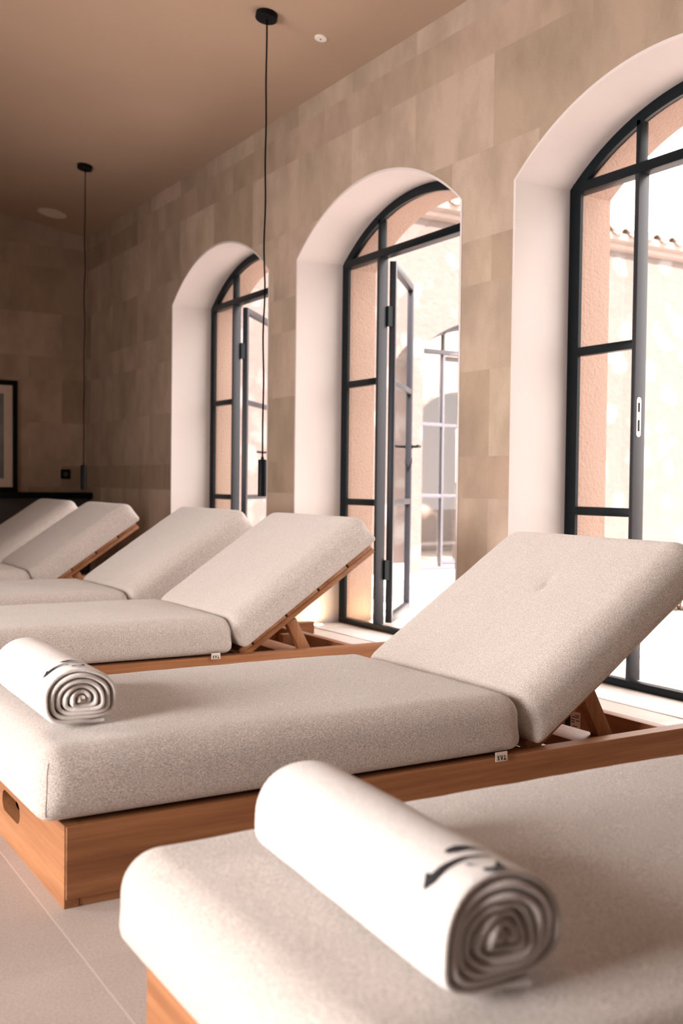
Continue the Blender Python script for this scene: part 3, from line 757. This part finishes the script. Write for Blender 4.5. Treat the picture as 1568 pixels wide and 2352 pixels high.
# ------------------------------------------------------------------ rolled towels
def make_towel(loc, rz, L, R, turns, flat, asp, seed, label, strokes, tail=0.045):
    root = empty('rolled_towel', loc, rz); tag(root, label, 'towel', 'rolled white towels on the lounger foot ends')
    pitch = (R-0.008)/turns; th0 = pitch*0.90
    rnd = random.Random(seed); ph = [rnd.uniform(0, 6.3) for _ in range(6)]
    Tend = 2*PI*turns-PI/2+2*PI*(0 if turns == int(turns) else 0)
    def section(r, t):
        wob = 1+0.03*math.sin(2*t+ph[0])+0.010*math.sin(3*t+ph[1]+r*60)+0.006*math.sin(5*t+ph[2])
        x = r*asp*math.cos(t)*wob; z = r*math.sin(t)*wob
        s_ = math.sin(t)
        if s_ < 0:      # the lower half settles into a flat bed
            c_ = math.cos(t); z = -flat*r*abs(s_)**0.62; x = r*asp*math.copysign(abs(c_)**0.55, c_)*(1+0.06*abs(s_))*wob
        return Vector((x, 0, z))
    path = []
    nper = 44
    nt_ = int(Tend/(2*PI)*nper)
    for k in range(nt_+1):
        t = Tend*k/nt_; path.append(section(0.006+pitch*t/(2*PI)-pitch/2, t))
    e = path[-1]; zf = e.z-th0*0.25
    for k in range(1, 9):
        f = k/8; path.append(Vector((e.x+tail*f, 0, e.z+(zf-e.z)*min(1, f*2))))
    zmin = min(p.z for p in path)-th0/2
    n = len(path); ys = [0, 0.0015, 0.004, 0.009, 0.02, 0.05]+[L*k/12 for k in range(2, 11)]+[L-0.05, L-0.02, L-0.009, L-0.004, L-0.0015, L]
    ys = sorted(ys); vs = []; fs = []
    def tang(k): return (path[min(k+1, n-1)]-path[max(k-1, 0)]).normalized()
    for y in ys:
        edge = min(y, L-y); sc = 0.45+0.55*min(1, (edge/0.009))**0.5
        for k in range(n):
            tg_ = tang(k); nr = Vector((tg_.z, 0, -tg_.x))
            lay = 0.003*math.sin(k*0.11+ph[3])+0.0035*math.sin(k*0.31+ph[4])
            yy = y+(lay*(1-y/0.1) if y < 0.1 else 0)
            wav = 0.0012*noise.noise(Vector((k*0.15, y*16, seed)))
            for s in (1, -1):
                p = path[k]+nr*(s*th0/2*sc+wav); vs.append((p.x, yy, p.z-zmin))
    row = 2*n
    for j in range(len(ys)-1):
        for k in range(n-1):
            for s in (0, 1):
                a = j*row+2*k+s; b = a+2; fs.append((a, b, b+row, a+row))
        for k in (0, n-1):
            a = j*row+2*k; fs.append((a, a+1, a+1+row, a+row))
    for j in (0, len(ys)-1):
        for k in range(n-1):
            a = j*row+2*k; fs.append((a, a+1, a+3, a+2))
    mb = MB(); mb.add(vs, fs); body = mb.build('towel_body', M['terry'], root, smooth=70, weld=False)
    # brush lettering printed near the end, laid on the outer turn
    def surf(t, y):
        tt = Tend-PI/2-0.0-(PI-t) if False else t
        base = 2*PI*(turns-1)
        tq = base+tt
        p0 = section(0.006+pitch*tq/(2*PI)-pitch/2, tq); p1 = section(0.006+pitch*(tq+0.02)/(2*PI)-pitch/2, tq+0.02)
        tg_ = (p1-p0).normalized(); nr = Vector((tg_.z, 0, -tg_.x))
        return p0+nr*(th0/2+0.0022)+Vector((0, y, -zmin))
    mb = MB()
    for st in strokes:       # [(theta deg, y, width)...]
        pts = []
        for k in range(len(st)-1):
            for q in range(8):
                f = q/8; pts.append([st[k][i]*(1-f)+st[k+1][i]*f for i in range(3)])
        pts.append(list(st[-1]))
        L_, R2 = [], []
        for k, (t, y, wd) in enumerate(pts):
            a = pts[max(k-1, 0)]; b = pts[min(k+1, len(pts)-1)]
            du, dv = math.radians(b[0]-a[0])*R, b[1]-a[1]; l_ = math.hypot(du, dv) or 1
            ou, ov = -dv/l_*wd/2, du/l_*wd/2
            L_.append(surf(math.radians(t)+ou/R, y+ov)); R2.append(surf(math.radians(t)-ou/R, y-ov))
        m_ = len(pts)
        mb.add(L_+R2, [(k, k+1, m_+k+1, m_+k) for k in range(m_-1)])
    if strokes:
        o = mb.build('printed_lettering', M['ink'], body, smooth=0, weld=False, recalc=False); o['label'] = 'black brush lettering'
    return root
STROKES = [[(141, 0.057, 0.022), (137, 0.050, 0.012), (131, 0.050, 0.010), (124, 0.051, 0.009), (116, 0.050, 0.007), (107, 0.050, 0.006), (98, 0.047, 0.005), (88, 0.044, 0.004), (82, 0.041, 0.003)],
           [(110, 0.072, 0.005), (105, 0.073, 0.010), (97, 0.074, 0.012), (89, 0.072, 0.009), (82, 0.067, 0.004), (74, 0.059, 0.002)],
           [(110, 0.036, 0.002), (108, 0.033, 0.005), (106, 0.029, 0.003)],
           [(105, 0.011, 0.009), (102, 0.011, 0.010), (98, 0.010, 0.006), (92, 0.010, 0.009), (86, 0.009, 0.010)], [(85, 0.025, 0.004), (86, 0.020, 0.006), (91, 0.010, 0.006)]]
TOPZ = 0.3065
make_towel((0.664, 0.785, TOPZ), math.radians(-4), 0.46, 0.077, 7, 0.70, 1.06, 3, 'large blurred rolled white towel with black lettering in the foreground on the nearest lounger', STROKES, 0.03)
make_towel((0.650, 2.085, TOPZ), math.radians(-1), 0.46, 0.0775, 6, 0.66, 1.16, 11, 'smaller rolled white towel at the left edge on the sharply focused lounger', STROKES, 0.045)

# ------------------------------------------------------------------ pendants, ceiling fittings
def ceil_z(x): return ZC+SLOPE*(XW-x)
CN = Matrix.Rotation(math.atan(SLOPE), 4, 'Y')
def pendant(x, y, label, seed):
    root = empty('pendant_lamp', (x, y, ceil_z(x))); tag(root, label, 'pendant lamp', 'slim black pendants hanging from the sloped ceiling')
    MB().lathe([(0.0, 0.001), (0.052, 0.001), (0.052, -0.026), (0.049, -0.029), (0.0, -0.029)], 40, CN).build('canopy', M['black'], root)
    rnd = random.Random(seed); z1 = 0.925-ceil_z(x); zt_ = -0.02
    pts = []; K = 60
    for k in range(K+1):
        f = k/K; amp = 0.003*math.sin(PI*f)
        pts.append((amp*math.sin(f*31+seed), amp*math.cos(f*23+seed*2), zt_+(z1-zt_)*f))
    MB().tube(pts, 0.0042, 8).build('cord', M['cord'], root)
    MB().lathe([(0.0, z1), (0.007, z1), (0.008, z1-0.012), (0.0195, z1-0.014), (0.0205, z1-0.016), (0.0205, z1-0.186), (0.017, z1-0.188), (0.016, z1-0.16), (0.0, z1-0.16)], 36).build('lamp_tube', M['black'], root)
pendant(2.262, 4.495, 'nearer slim black pendant, its tube hanging in front of the farthest arched doorway', 1)
pendant(2.272, 7.309, 'farther slim black pendant hanging by the corner of the end wall', 4)
x, y = 2.551, 4.488
root = empty('smoke_detector', (x, y, ceil_z(x))); tag(root, 'small round white ceiling sensor near the nearer pendant', 'sensor')
MB().lathe([(0.0, 0.0), (0.031, 0.0), (0.031, -0.005), (0.029, -0.007), (0.0, -0.0075)], 32, CN).build('sensor_plate', M['white'], root)
MB().lathe([(0.0, -0.0076), (0.004, -0.0076), (0.003, -0.0105), (0.0, -0.011)], 14, CN).build('sensor_eye', M['darkpanel'], root)
x, y = 2.415, 8.645
root = empty('ceiling_speaker', (x, y, ceil_z(x))); tag(root, 'round flush ceiling speaker close to the end wall', 'speaker')
MB().lathe([(0.108, 0.0), (0.115, -0.003), (0.115, -0.006), (0.106, -0.007), (0.106, 0.0)], 40, CN).build('speaker_rim', M['speaker'], root)
MB().lathe([(0.0, -0.006), (0.106, -0.005)], 40, CN).build('speaker_mesh', M['speaker'], root)

# ------------------------------------------------------------------ end wall fittings
root = empty('console_shelf', (1.0, YB, 0)); tag(root, 'long black shelf with dark front along the end wall behind the farthest loungers', 'shelf')
mb = MB(); mb.box(-2.2, XW-1.0-0.005, -0.21, 0, 0.65, 0.70, 0.002); mb.build('shelf_top', M['black'], root)
mb = MB(); mb.box(-2.2, XW-1.0-0.03, -0.16, -0.14, 0.0, 0.65); mb.build('front_panel', M['darkpanel'], root, smooth=0)
root = empty('picture_frame', (1.89, YB-0.045, 0.70)); root.rotation_euler = (math.radians(-1.2), 0, 0)
tag(root, 'black framed picture with pale mount standing on the black shelf at the left edge', 'picture')
pw, phh = 0.35, 0.935
mb = MB(); fw = 0.04
mb.box(-pw, -pw+fw, -0.012, 0.016, 0, phh, 0.001); mb.box(pw-fw, pw, -0.012, 0.016, 0, phh, 0.001); mb.box(-pw+fw, pw-fw, -0.012, 0.016, 0, fw, 0.001); mb.box(-pw+fw, pw-fw, -0.012, 0.016, phh-fw, phh, 0.001)
mb.build('frame_moulding', M['black'], root, weld=False)
mb = MB(); mb.box(-pw+fw, pw-fw, 0.0, 0.004, fw, phh-fw); mb.build('mount', M['mat'], root, smooth=0)
mb = MB(); mb.box(-pw+fw+0.072, pw-fw-0.072, -0.002, 0.0, fw+0.072, phh-fw-0.072); mb.build('print', M['art'], root, smooth=0)
root = empty('wall_socket', (2.66, YB, 0.857)); tag(root, 'square black wall socket above the black shelf near the corner', 'socket')
mb = MB(); mb.box(-0.042, 0.042, -0.010, 0, -0.042, 0.042, 0.002); mb.build('cover_plate', M['black'], root)
MB().lathe([(0.0, 0.0), (0.020, 0.0), (0.021, 0.0012), (0.0, 0.0012)], 24, Matrix.Translation((0, -0.010, 0)) @ Matrix.Rotation(PI/2, 4, 'X')).build('socket_face', M['darkpanel'], root)
